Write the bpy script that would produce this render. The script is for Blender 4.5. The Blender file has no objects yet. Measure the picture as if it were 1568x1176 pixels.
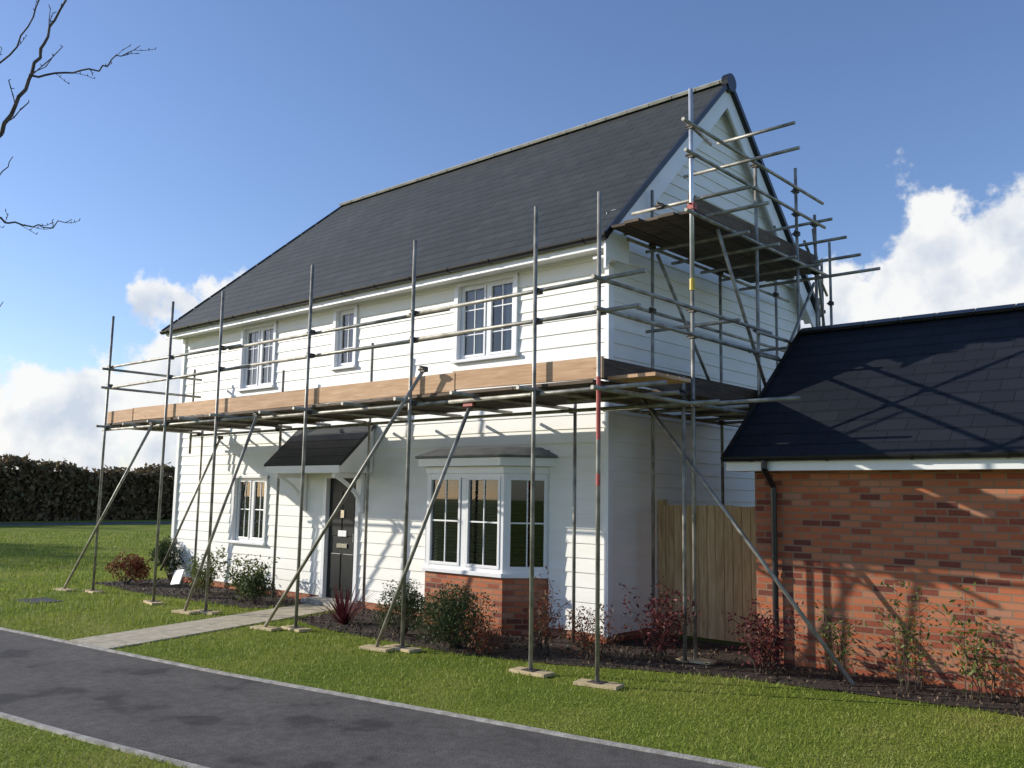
import bpy, numpy as np, math, random
from mathutils import Vector, Matrix
rng=np.random.default_rng(7); random.seed(7)
sc=bpy.context.scene
# ---------------------------------------------------------------- materials
def newmat(name):
    m=bpy.data.materials.new(name); m.use_nodes=True
    nt=m.node_tree; return m,nt,nt.nodes["Principled BSDF"],nt.nodes["Material Output"]
def N(nt,t,**k):
    n=nt.nodes.new(t)
    for a,b in k.items():
        if a in n.inputs.keys(): n.inputs[a].default_value=b
        else: setattr(n,a,b)
    return n
def ramp(nt,fac,stops):
    r=nt.nodes.new("ShaderNodeValToRGB"); e=r.color_ramp.elements
    while len(e)<len(stops): e.new(.5)
    for i,(p,c) in enumerate(stops): e[i].position=p; e[i].color=(*c,1)
    nt.links.new(fac,r.inputs[0]); return r
def coord(nt,out="Object",scale=(1,1,1)):
    t=nt.nodes.new("ShaderNodeTexCoord"); mp=nt.nodes.new("ShaderNodeMapping"); mp.inputs["Scale"].default_value=scale
    nt.links.new(t.outputs[out],mp.inputs[0]); return mp.outputs[0]
def noisy(name,c1,c2,scale=5,rough=.6,bump=0,bscale=None,metal=0,stretch=(1,1,1),spec=.5,out="Object",detail=4,lo=.35,hi=.65):
    m,nt,b,o=newmat(name)
    v=coord(nt,out,stretch); n=N(nt,"ShaderNodeTexNoise",Scale=scale,Detail=detail); nt.links.new(v,n.inputs[0])
    r=ramp(nt,n.outputs[0],[(lo,c1),(hi,c2)]); nt.links.new(r.outputs[0],b.inputs["Base Color"])
    b.inputs["Roughness"].default_value=rough; b.inputs["Metallic"].default_value=metal; b.inputs["Specular IOR Level"].default_value=spec
    if bump:
        n2=N(nt,"ShaderNodeTexNoise",Scale=bscale or scale*4,Detail=6); nt.links.new(v,n2.inputs[0])
        bp=N(nt,"ShaderNodeBump",Strength=bump,Distance=.02); nt.links.new(n2.outputs[0],bp.inputs["Height"]); nt.links.new(bp.outputs[0],b.inputs["Normal"])
    return m
M={}
M['clad']=noisy("white_cladding",(.85,.83,.76),(.90,.885,.83),1.3,.55,.08,60,stretch=(1,1,6),detail=6)
M['trim']=noisy("white_trim",(.85,.85,.83),(.89,.89,.88),3,.4)
M['upvc']=noisy("white_upvc",(.83,.83,.83),(.87,.87,.87),3,.25)
M['galv']=noisy("scaffold_tube_steel",(.20,.185,.15),(.42,.40,.35),6,.5,.1,40,metal=.35,detail=6)
M['galvnew']=noisy("bright_steel",(.6,.62,.65),(.75,.76,.78),6,.35,metal=.6)
M['coupler']=noisy("coupler_steel",(.05,.045,.04),(.16,.14,.12),25,.6,metal=.5)
M['red']=noisy("red_paint",(.38,.05,.035),(.5,.10,.08),9,.5)
M['yellow']=noisy("yellow_paint",(.5,.35,.03),(.6,.45,.05),9,.5)
M['black']=noisy("black_plastic",(.012,.012,.013),(.02,.02,.022),4,.3)
M['door']=noisy("black_door_paint",(.010,.012,.012),(.014,.016,.016),4,.4,spec=.3)
M['chrome']=noisy("chrome",(.6,.6,.6),(.7,.7,.7),4,.2,metal=1)
M['lead']=noisy("lead_roof",(.09,.095,.1),(.16,.165,.17),5,.5)
M['mulch']=noisy("bark_mulch",(.018,.012,.008),(.07,.045,.03),30,.95,1.0,90)
M['paving']=noisy("paving_slabs",(.42,.36,.25),(.57,.50,.37),7,.85,.3,90)
M['kerb']=noisy("concrete_edging",(.30,.275,.24),(.50,.47,.42),9,.85,.4,80)
M['stem']=noisy("bark_stem",(.05,.03,.02),(.11,.08,.055),12,.9)
M['bark']=noisy("tree_bark",(.06,.045,.045),(.14,.11,.10),14,.9,.5,60)
M['curtain']=noisy("curtain_fabric",(.6,.6,.58),(.75,.75,.73),3,.9,stretch=(14,14,.4))
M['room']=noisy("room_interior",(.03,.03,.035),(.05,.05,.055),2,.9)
M['blind']=noisy("window_blind",(.09,.095,.10),(.13,.135,.14),2,.7)
M['soleboard']=noisy("new_timber",(.50,.38,.20),(.66,.52,.31),3,.8,.2,40,stretch=(2,14,2))
M['ridge']=noisy("ridge_tile",(.34,.33,.29),(.48,.46,.41),5,.8)
M['iron']=noisy("cast_iron",(.03,.03,.03),(.07,.065,.06),30,.7,.4)
def woodmat(name,cs,st=(.8,9,1),lo=.7,knot=.4):
    m,nt,b,o=newmat(name)
    v=coord(nt,"UV",st); n=N(nt,"ShaderNodeTexNoise",Scale=3,Detail=7,Distortion=.6); nt.links.new(v,n.inputs[0])
    r=ramp(nt,n.outputs[0],[(.3,cs[0]),(.52,cs[1]),(.7,cs[2])])
    v2=coord(nt,"UV",(1,2.2,1) if st[0]<st[1] else (2.2,1,1)); vo=N(nt,"ShaderNodeTexVoronoi",Scale=2.6); nt.links.new(v2,vo.inputs[0])
    k=ramp(nt,vo.outputs["Distance"],[(.04,(knot,knot*.8,knot*.7)),(.09,(1,1,1))])
    g=nt.nodes.new("ShaderNodeNewGeometry"); rr=ramp(nt,g.outputs["Random Per Island"],[(0,(lo,lo*.97,lo*.93)),(1,(1.0,1.0,1.0))])
    mx=N(nt,"ShaderNodeMix",data_type='RGBA',blend_type='MULTIPLY'); mx.inputs[0].default_value=1
    nt.links.new(r.outputs[0],mx.inputs[6]); nt.links.new(k.outputs[0],mx.inputs[7])
    m2=N(nt,"ShaderNodeMix",data_type='RGBA',blend_type='MULTIPLY'); m2.inputs[0].default_value=1
    nt.links.new(mx.outputs[2],m2.inputs[6]); nt.links.new(rr.outputs[0],m2.inputs[7])
    nt.links.new(m2.outputs[2],b.inputs["Base Color"]); b.inputs["Roughness"].default_value=.8
    bp=N(nt,"ShaderNodeBump",Strength=.2,Distance=.01); nt.links.new(n.outputs[0],bp.inputs["Height"]); nt.links.new(bp.outputs[0],b.inputs["Normal"])
    return m
M['board']=woodmat("scaffold_toe_board_timber",[(.56,.33,.18),(.68,.43,.25),(.78,.53,.33)],lo=.72)
M['plank']=woodmat("old_shaded_scaffold_plank",[(.07,.05,.035),(.14,.095,.06),(.20,.14,.09)],lo=.55)  # old boards, with the shade under the platforms put into their dark colour
M['fence']=woodmat("fence_timber",[(.46,.29,.13),(.64,.44,.22),(.74,.54,.30)],(9,.8,1),.8,.6)
def brickmat(name,cols,mortar,bw,bh,ms,rough,bump,off=.5,varscale=.7,spec=.3,msmooth=.1,rnd=.65,fine=.35):
    m,nt,b,o=newmat(name)
    v=coord(nt,"UV")
    br=nt.nodes.new("ShaderNodeTexBrick"); br.offset=off
    for k,val in {"Scale":1,"Mortar Size":ms,"Brick Width":bw,"Row Height":bh,"Mortar Smooth":msmooth,"Bias":0}.items(): br.inputs[k].default_value=val
    br.inputs["Color1"].default_value=(0,0,0,1); br.inputs["Color2"].default_value=(1,1,1,1); br.inputs["Mortar"].default_value=(.5,.5,.5,1)
    nt.links.new(v,br.inputs[0])
    sep=nt.nodes.new("ShaderNodeSeparateColor"); nt.links.new(br.outputs[0],sep.inputs[0])
    n=N(nt,"ShaderNodeTexNoise",Scale=varscale,Detail=3); nt.links.new(v,n.inputs[0])
    n2=N(nt,"ShaderNodeTexNoise",Scale=22,Detail=5); nt.links.new(v,n2.inputs[0])
    ad=N(nt,"ShaderNodeMath",operation='MULTIPLY_ADD'); ad.inputs[1].default_value=fine; nt.links.new(n2.outputs[0],ad.inputs[0]); 
    ad2=N(nt,"ShaderNodeMath",operation='MULTIPLY_ADD'); ad2.inputs[1].default_value=rnd; nt.links.new(sep.outputs[0],ad2.inputs[0]); nt.links.new(ad.outputs[0],ad2.inputs[2]); ad.inputs[2].default_value=0
    r=ramp(nt,ad2.outputs[0],[(i/(len(cols)-1),c) for i,c in enumerate(cols)])
    big=ramp(nt,n.outputs[0],[(.3,(.85,.85,.85)),(.7,(1.08,1.08,1.08))])
    mx=N(nt,"ShaderNodeMix",data_type='RGBA',blend_type='MULTIPLY'); mx.inputs[0].default_value=1
    nt.links.new(r.outputs[0],mx.inputs[6]); nt.links.new(big.outputs[0],mx.inputs[7])
    m2=N(nt,"ShaderNodeMix",data_type='RGBA'); nt.links.new(br.outputs["Fac"],m2.inputs[0]); nt.links.new(mx.outputs[2],m2.inputs[6]); m2.inputs[7].default_value=(*mortar,1)
    nt.links.new(m2.outputs[2],b.inputs["Base Color"]); b.inputs["Roughness"].default_value=rough; b.inputs["Specular IOR Level"].default_value=spec
    h=N(nt,"ShaderNodeMath",operation='MULTIPLY_ADD'); h.inputs[1].default_value=-1; nt.links.new(br.outputs["Fac"],h.inputs[0]); 
    h2=N(nt,"ShaderNodeMath",operation='MULTIPLY_ADD'); h2.inputs[1].default_value=.35; nt.links.new(n2.outputs[0],h2.inputs[0]); nt.links.new(sep.outputs[0],h2.inputs[2]); 
    h3=N(nt,"ShaderNodeMath",operation='MULTIPLY'); h3.inputs[1].default_value=.5; nt.links.new(h2.outputs[0],h3.inputs[0]); nt.links.new(h3.outputs[0],h.inputs[2])
    bp=N(nt,"ShaderNodeBump",Strength=bump,Distance=.01); nt.links.new(h.outputs[0],bp.inputs["Height"]); nt.links.new(bp.outputs[0],b.inputs["Normal"])
    return m
M['brick']=brickmat("red_brick",[(.085,.035,.03),(.20,.055,.035),(.38,.105,.05),(.46,.14,.06),(.47,.18,.09),(.40,.20,.13)],(.27,.17,.11),.225,.075,.009,.85,.6,rnd=.85,fine=.2)
M['slate']=brickmat("roof_slate",[(.041,.045,.044),(.047,.051,.050),(.053,.058,.057),(.064,.068,.066)],(.020,.021,.021),.33,.22,.006,.6,.35,varscale=.5,spec=.3)
M['slate_shaded']=brickmat("shaded_garage_slate",[(.012,.015,.020),(.016,.019,.025),(.021,.024,.030)],(.008,.009,.011),.33,.22,.006,.6,.35,varscale=.5,spec=.2)  # slate colour darkened to stand in for shade on the garage roof
def leafmat(name,cols,trans=.25,rough=.6):
    m,nt,b,o=newmat(name)
    g=nt.nodes.new("ShaderNodeNewGeometry"); r=ramp(nt,g.outputs["Random Per Island"],[(i/(len(cols)-1),c) for i,c in enumerate(cols)])
    nt.links.new(r.outputs[0],b.inputs["Base Color"]); b.inputs["Roughness"].default_value=rough; b.inputs["Specular IOR Level"].default_value=.25
    t=nt.nodes.new("ShaderNodeBsdfTranslucent"); nt.links.new(r.outputs[0],t.inputs[0])
    mx=nt.nodes.new("ShaderNodeMixShader"); mx.inputs[0].default_value=trans
    nt.links.new(b.outputs[0],mx.inputs[1]); nt.links.new(t.outputs[0],mx.inputs[2]); nt.links.new(mx.outputs[0],o.inputs[0]); return m
M['leaf_dark']=leafmat("leaf_dark_green",[(.035,.06,.018),(.06,.095,.032),(.11,.11,.045)])
M['leaf_green']=leafmat("leaf_green",[(.07,.10,.02),(.12,.16,.035),(.21,.21,.06)])
M['leaf_red']=leafmat("leaf_red",[(.12,.025,.02),(.22,.05,.03),(.15,.10,.035),(.28,.08,.045)])
M['leaf_purple']=leafmat("leaf_purple",[(.06,.016,.020),(.14,.03,.035),(.20,.055,.045)])
M['leaf_brown']=leafmat("leaf_beech_hedge",[(.10,.075,.04),(.20,.13,.065),(.22,.16,.08),(.10,.10,.045)])
M['blade']=leafmat("grass_blade",[(.15,.21,.025),(.24,.31,.04),(.32,.37,.07),(.39,.38,.12)],.35)
m,nt,b,o=newmat("lawn_ground"); M['lawn']=m
v=coord(nt,"Object"); a1=N(nt,"ShaderNodeTexNoise",Scale=.6,Detail=5); a2=N(nt,"ShaderNodeTexNoise",Scale=45,Detail=6)
nt.links.new(v,a1.inputs[0]); nt.links.new(v,a2.inputs[0])
r1=ramp(nt,a1.outputs[0],[(.35,(.16,.23,.03)),(.52,(.24,.29,.045)),(.68,(.33,.33,.08))]); r2=ramp(nt,a2.outputs[0],[(.3,(.45,.45,.4)),(.65,(1.15,1.15,1.1))])
mx=N(nt,"ShaderNodeMix",data_type='RGBA',blend_type='MULTIPLY'); mx.inputs[0].default_value=1
nt.links.new(r1.outputs[0],mx.inputs[6]); nt.links.new(r2.outputs[0],mx.inputs[7]); nt.links.new(mx.outputs[2],b.inputs["Base Color"]); b.inputs["Roughness"].default_value=.95; b.inputs["Specular IOR Level"].default_value=.1
bp=N(nt,"ShaderNodeBump",Strength=1,Distance=.05); nt.links.new(a2.outputs[0],bp.inputs["Height"]); nt.links.new(bp.outputs[0],b.inputs["Normal"])
m,nt,b,o=newmat("asphalt"); M['asphalt']=m
v=coord(nt,"Object"); a1=N(nt,"ShaderNodeTexNoise",Scale=1.3,Detail=5); a2=N(nt,"ShaderNodeTexNoise",Scale=130,Detail=3); a3=N(nt,"ShaderNodeTexNoise",Scale=9,Detail=6)
for a in (a1,a2,a3): nt.links.new(v,a.inputs[0])
r1=ramp(nt,a1.outputs[0],[(.36,(.06,.054,.05)),(.42,(.11,.10,.09)),(.7,(.145,.13,.115))]); r2=ramp(nt,a2.outputs[0],[(.3,(.5,.5,.5)),(.7,(1.4,1.4,1.4))]); r3=ramp(nt,a3.outputs[0],[(.35,(.82,.82,.82)),(.65,(1.1,1.1,1.1))])
mx=N(nt,"ShaderNodeMix",data_type='RGBA',blend_type='MULTIPLY'); mx.inputs[0].default_value=1
nt.links.new(r1.outputs[0],mx.inputs[6]); nt.links.new(r2.outputs[0],mx.inputs[7])
my=N(nt,"ShaderNodeMix",data_type='RGBA',blend_type='MULTIPLY'); my.inputs[0].default_value=1; nt.links.new(mx.outputs[2],my.inputs[6]); nt.links.new(r3.outputs[0],my.inputs[7]); nt.links.new(my.outputs[2],b.inputs["Base Color"])
b.inputs["Roughness"].default_value=.85; b.inputs["Specular IOR Level"].default_value=.3
bp=N(nt,"ShaderNodeBump",Strength=.7,Distance=.01); nt.links.new(a2.outputs[0],bp.inputs["Height"]); nt.links.new(bp.outputs[0],b.inputs["Normal"])
m,nt,b,o=newmat("window_glass"); M['glass']=m
gl=N(nt,"ShaderNodeBsdfGlossy",Roughness=.02); gl.inputs[0].default_value=(.9,.95,1,1); tr=nt.nodes.new("ShaderNodeBsdfTransparent"); tr.inputs[0].default_value=(.62,.68,.68,1)
fr=N(nt,"ShaderNodeFresnel",IOR=1.5); mp=N(nt,"ShaderNodeMath",operation='MULTIPLY_ADD'); mp.inputs[1].default_value=1.1; mp.inputs[2].default_value=.03; nt.links.new(fr.outputs[0],mp.inputs[0])
mx=nt.nodes.new("ShaderNodeMixShader"); nt.links.new(mp.outputs[0],mx.inputs[0]); nt.links.new(tr.outputs[0],mx.inputs[1]); nt.links.new(gl.outputs[0],mx.inputs[2]); nt.links.new(mx.outputs[0],o.inputs[0])
# ---------------------------------------------------------------- mesh helpers
class MB:
    def __init__(s): s.v=[]; s.f=[]
    def add(s,vs,fs):
        o=len(s.v); s.v+= [tuple(map(float,p)) for p in vs]; s.f+=[tuple(i+o for i in f) for f in fs]
    def box(s,x0,x1,y0,y1,z0,z1):
        s.add([(x0,y0,z0),(x1,y0,z0),(x1,y1,z0),(x0,y1,z0),(x0,y0,z1),(x1,y0,z1),(x1,y1,z1),(x0,y1,z1)],
              [(0,3,2,1),(4,5,6,7),(0,1,5,4),(1,2,6,5),(2,3,7,6),(3,0,4,7)])
    def beam(s,p0,p1,w,h,up=(0,0,1)):
        p0=Vector(p0);p1=Vector(p1);d=(p1-p0).normalized();u=Vector(up);r=d.cross(u).normalized();u=r.cross(d)
        vs=[]
        for p in (p0,p1):
            for a,b_ in ((-1,-1),(1,-1),(1,1),(-1,1)): vs.append(p+r*a*w/2+u*b_*h/2)
        s.add(vs,[(0,1,2,3),(4,7,6,5),(0,4,5,1),(1,5,6,2),(2,6,7,3),(3,7,4,0)])
    def tube(s,p0,p1,r0,r1=None,n=10,cap=True):
        r1=r0 if r1 is None else r1
        p0=Vector(p0);p1=Vector(p1);d=(p1-p0)
        if d.length<1e-6: return
        d.normalize(); a=Vector((0,0,1)) if abs(d.z)<.9 else Vector((1,0,0)); x=d.cross(a).normalized(); y=d.cross(x)
        vs=[]
        for p,r in ((p0,r0),(p1,r1)):
            for i in range(n):
                t=2*math.pi*i/n; vs.append(p+x*r*math.cos(t)+y*r*math.sin(t))
        fs=[(i,(i+1)%n,n+(i+1)%n,n+i) for i in range(n)]
        fs=[f[::-1] for f in fs]
        if cap: fs+= [tuple(range(n)),tuple(range(2*n-1,n-1,-1))]
        s.add(vs,fs)
    def obj(s,name,mat,parent=None,smooth=False,bevel=0):
        me=bpy.data.meshes.new(name); me.from_pydata(s.v,[],s.f); me.update()
        uv=me.uv_layers.new(name="UVMap"); Z=Vector((0,0,1))
        for p in me.polygons:
            n=p.normal
            if abs(n.z)>.999: t=Vector((1,0,0)); bb=Vector((0,1,0))
            else: t=Z.cross(n).normalized(); bb=n.cross(t)
            for li in p.loop_indices:
                co=me.vertices[me.loops[li].vertex_index].co; uv.data[li].uv=(co.dot(t),co.dot(bb))
        if smooth:
            for p in me.polygons: p.use_smooth=len(p.vertices)==4
        o=bpy.data.objects.new(name,me); sc.collection.objects.link(o); me.materials.append(mat)
        if bevel:
            bv=o.modifiers.new("b","BEVEL"); bv.width=bevel; bv.segments=2; bv.limit_method='ANGLE'
        if parent: o.parent=parent
        return o
def empty(name):
    e=bpy.data.objects.new(name,None); sc.collection.objects.link(e); return e
def arrmesh(name,V,F,mat,parent=None):
    V=np.asarray(V,np.float32); F=np.asarray(F,np.int32); k=F.shape[1]
    me=bpy.data.meshes.new(name); me.vertices.add(len(V)); me.vertices.foreach_set("co",V.ravel())
    me.loops.add(F.size); me.loops.foreach_set("vertex_index",F.ravel()); me.polygons.add(len(F))
    me.polygons.foreach_set("loop_start",np.arange(0,F.size,k,dtype=np.int32)); me.polygons.foreach_set("loop_total",np.full(len(F),k,np.int32))
    me.update(calc_edges=True); me.validate(); me.materials.append(mat)
    o=bpy.data.objects.new(name,me); sc.collection.objects.link(o)
    if parent: o.parent=parent
    return o
def leaves(name,C,size,mat,parent=None,aspect=.5,up=0.0):
    C=np.asarray(C); n=len(C); a=rng.normal(size=(n,3)); a[:,2]+=up; a/=np.linalg.norm(a,axis=1)[:,None]
    b=rng.normal(size=(n,3)); b-= (b*a).sum(1)[:,None]*a; b/=np.linalg.norm(b,axis=1)[:,None]
    s=(size*rng.uniform(.6,1.3,n))[:,None]
    V=np.stack([C-a*s,C+b*s*aspect,C+a*s,C-b*s*aspect],1).reshape(-1,3)
    F=np.arange(4*n).reshape(n,4); return arrmesh(name,V,F,mat,parent)
# ---------------------------------------------------------------- HOUSE
L=11.14; W=5.9; He=5.2; YR=2.95
house=empty("white_weatherboard_house")
clad=MB()
def cladwall(f,u0,u1,z0,z1,openings=(),row=.19,lim=None,off=0):
    z=z0
    while z<z1-.01:
        zt=min(z+row,z1)
        cuts=sorted({z,zt}|{c for o in openings for c in (o[2],o[3]) if z<c<zt})
        for k in range(len(cuts)-1):
            za,zb=cuts[k],cuts[k+1]; zm=(za+zb)/2
            segs=[(u0,u1)]
            for (a,b_,c,d) in openings:
                if c<zm<d:
                    ns=[]
                    for s in segs:
                        if b_<=s[0] or a>=s[1]: ns.append(s)
                        else:
                            if a>s[0]: ns.append((s[0],a))
                            if b_<s[1]: ns.append((b_,s[1]))
                    segs=ns
            fa=(za-z)/row; fb=(zb-z)/row; pa=off+.021-.015*fa; pb=off+.021-.015*fb
            for (a,b_) in segs:
                at,bt,ab,bb=a,b_,a,b_
                if lim: 
                    ab,bb=max(a,lim(za)[0]),min(b_,lim(za)[1]); at,bt=max(a,lim(zb)[0]),min(b_,lim(zb)[1])
                    if bt<=at: bt=at=(at+bt)/2
                clad.add([f(ab,pa,za),f(bb,pa,za),f(bt,pb,zb),f(at,pb,zb),f(ab,-.02,za),f(bb,-.02,za),f(at,-.02,zb),f(bt,-.02,zb)],
                         [(0,1,2,3),(4,5,1,0),(4,0,3,6),(1,5,7,2)])
        z+=row
ops=[(-8.87,-7.75,3.87,5.09),(-5.88,-5.32,4.05,5.09),(-2.83,-1.63,3.91,5.09),(-8.88,-7.79,.93,2.16),(-6.0,-5.03,0,2.2),(-3.39,-.96,0,2.5)]
cladwall(lambda u,d,z:(u,-d,z),-L,0,.12,He,ops)
cladwall(lambda u,d,z:(d,u,z),0,W,.12,5.66)
lim=lambda z:(max(0,z-5.5),min(W,11.4-z))
cladwall(lambda u,d,z:(d,u,z),0,W,5.74,8.4,lim=lim,off=.05)
cladwall(lambda u,d,z:(-L-d,W-u,z),0,W,.12,He)
cladwall(lambda u,d,z:(-u,W+d,z),0,L,.12,He)
clad.obj("cladding",M['clad'],house)
t=MB(); t.box(-.03,-.025,0,W,0,5.7); t.obj("gable_backing",M['clad'],house)
tr=MB()
tr.box(-.012,.055,-.055,.06,.1,5.3)
tr.box(-L-.055,-L+.05,-.055,.05,.1,5.2)
tr.box(-L-.3,.19,-.30,-.01,5.13,5.16)
tr.box(-L-.3,.19,-.335,-.30,5.10,5.26)
tr.box(.003,.085,0.06,W,5.665,5.735)
tr.box(-L+.05,-.06,-.045,-.002,5.10,5.128)
def slope_board(x0,x1,ya,yb,za,zb,th):
    tr.add([(x0,ya,za-th),(x1,ya,za-th),(x1,ya,za),(x0,ya,za),(x0,yb,zb-th),(x1,yb,zb-th),(x1,yb,zb),(x0,yb,zb)],
           [(0,1,2,3),(7,6,5,4),(0,4,5,1),(1,5,6,2),(2,6,7,3),(3,7,4,0)])
slope_board(.19,.225,-.36,YR,5.18,8.49,.36); slope_board(.19,.225,2*YR+.36,YR-.0005,5.18,8.49,.36)
slope_board(0.0,.188,-.30,YR,5.14,8.39,.03); slope_board(0.0,.188,2*YR+.30,YR,5.14,8.39,.03)
tr.add([(.19,-.345,4.96),(.19,.16,4.96),(.19,.16,5.5),(.19,-.345,5.12),(.232,-.345,4.96),(.232,.16,4.96),(.232,.16,5.5),(.232,-.345,5.12)],
       [(0,1,2,3),(7,6,5,4),(0,4,5,1),(1,5,6,2),(2,6,7,3),(3,7,4,0)])
tr.box(.0,.19,-.34,.0,4.97,5.0)
tr.obj("fascia_and_bargeboards",M['trim'],house)
rf=MB(); xe=.26; xl=-L-.33; e=-.42; ze=5.17+.08
def slab(mb,pts,th):
    a=Vector(pts[0]);n=(Vector(pts[1])-a).cross(Vector(pts[2])-a).normalized()
    k=len(pts); vs=[Vector(p) for p in pts]+[Vector(p)-n*th for p in pts]
    mb.add(vs,[tuple(range(k)),tuple(range(2*k-1,k-1,-1))]+[(i,k+i,k+(i+1)%k,(i+1)%k) for i in range(k)])
zr=8.56
def courses(mb,x0f,x1f,y0,z0,y1,z1,n,th=.0035):
    d=Vector((0,y1-y0,z1-z0)); nn=Vector((0,-(z1-z0),(y1-y0))).normalized()
    if nn.z<0: nn=-nn
    for i in range(n):
        f0,f1=i/n,(i+1)/n
        pa=Vector((0,y0,z0))+d*f0; pb=Vector((0,y0,z0))+d*f1
        a0,a1,b0,b1=x0f(f0),x1f(f0),x0f(f1),x1f(f1)
        qa=pa+nn*(th+.004); qb=pb+nn*.004
        mb.add([(a0,qa.y,qa.z),(a1,qa.y,qa.z),(b1,qb.y,qb.z),(b0,qb.y,qb.z),(a0,pa.y,pa.z),(a1,pa.y,pa.z)],[(0,1,2,3),(4,5,1,0)])
slab(rf,[(xl,e,ze),(xe,e,ze),(xe,YR,zr),(-9.73,YR,zr)],.05)
slab(rf,[(xe,2*YR-e,ze),(xl,2*YR-e,ze),(-9.73,YR,zr),(xe,YR,zr)],.05)
slab(rf,[(xl,2*YR-e,ze),(xl,e,ze),(-9.73,YR,zr)],.05)
courses(rf,lambda f:xl+(-9.73-xl)*f,lambda f:xe,e,ze,YR,zr,21)
rf.obj("slate_roof",M['slate'],house)
rg=MB(); x=-9.75
while x<xe-.02:
    x2=min(x+.45,xe)
    for sgn in (-1,1):
        rg.beam((x+.008,YR+sgn*.05,zr+.025),(x2-.008,YR+sgn*.05,zr+.025),.15,.045,up=(0,sgn*.6,1))
    x=x2
rg.obj("ridge_tiles",M['ridge'],house)
hp=MB()
for ya in (e,2*YR-e):
    a=Vector((xl,ya,ze+.01)); b2=Vector((-9.73,YR,zr+.01)); n=12
    for i in range(n): hp.beam(a.lerp(b2,i/n+.002),a.lerp(b2,(i+1)/n-.002),.12,.03)
hp.tube((.20,YR,zr-.03),(.31,YR,zr-.03),.15,n=16)
for sgn in (-1,1):
    ya=e if sgn<0 else 2*YR-e
    hp.beam((xe+.012,ya,ze-.0),(xe+.012,YR,zr-.0),.04,.07)
hp.obj("hip_and_verge_caps",M['black'],house)
gt=MB(); 
def gutter(mb,x0,x1,y,z,r=.06):
    n=8; vs=[];
    for x_ in (x0,x1):
        for i in range(n+1):
            a=math.pi+math.pi*i/n; vs.append((x_,y+r*math.cos(a),z+r*math.sin(a)))
        for i in range(n+1):
            a=2*math.pi-math.pi*i/n; vs.append((x_,y+(r-.006)*math.cos(a),z+(r-.006)*math.sin(a)))
    k=2*(n+1); mb.add(vs,[(i,(i+1)%k,k+(i+1)%k,k+i) for i in range(k)]+[tuple(range(k)),tuple(range(2*k-1,k-1,-1))])
gutter(gt,xl,.26,-.40,5.25)
x=xl+.3
while x<.2: 
    gutter(gt,x,x+.035,-.40,5.25,.068); x+=.85
gt.obj("gutter",M['black'],house)
pl=MB(); pl.box(-L,-6.05,-.01,.0,0,.12); pl.box(-4.98,-3.39,-.01,0,0,.12); pl.box(-.96,0,-.01,0,0,.12); pl.box(-.01,.0,.01,W,0,.12)
pl.obj("brick_plinth",M['brick'],house)
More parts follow.
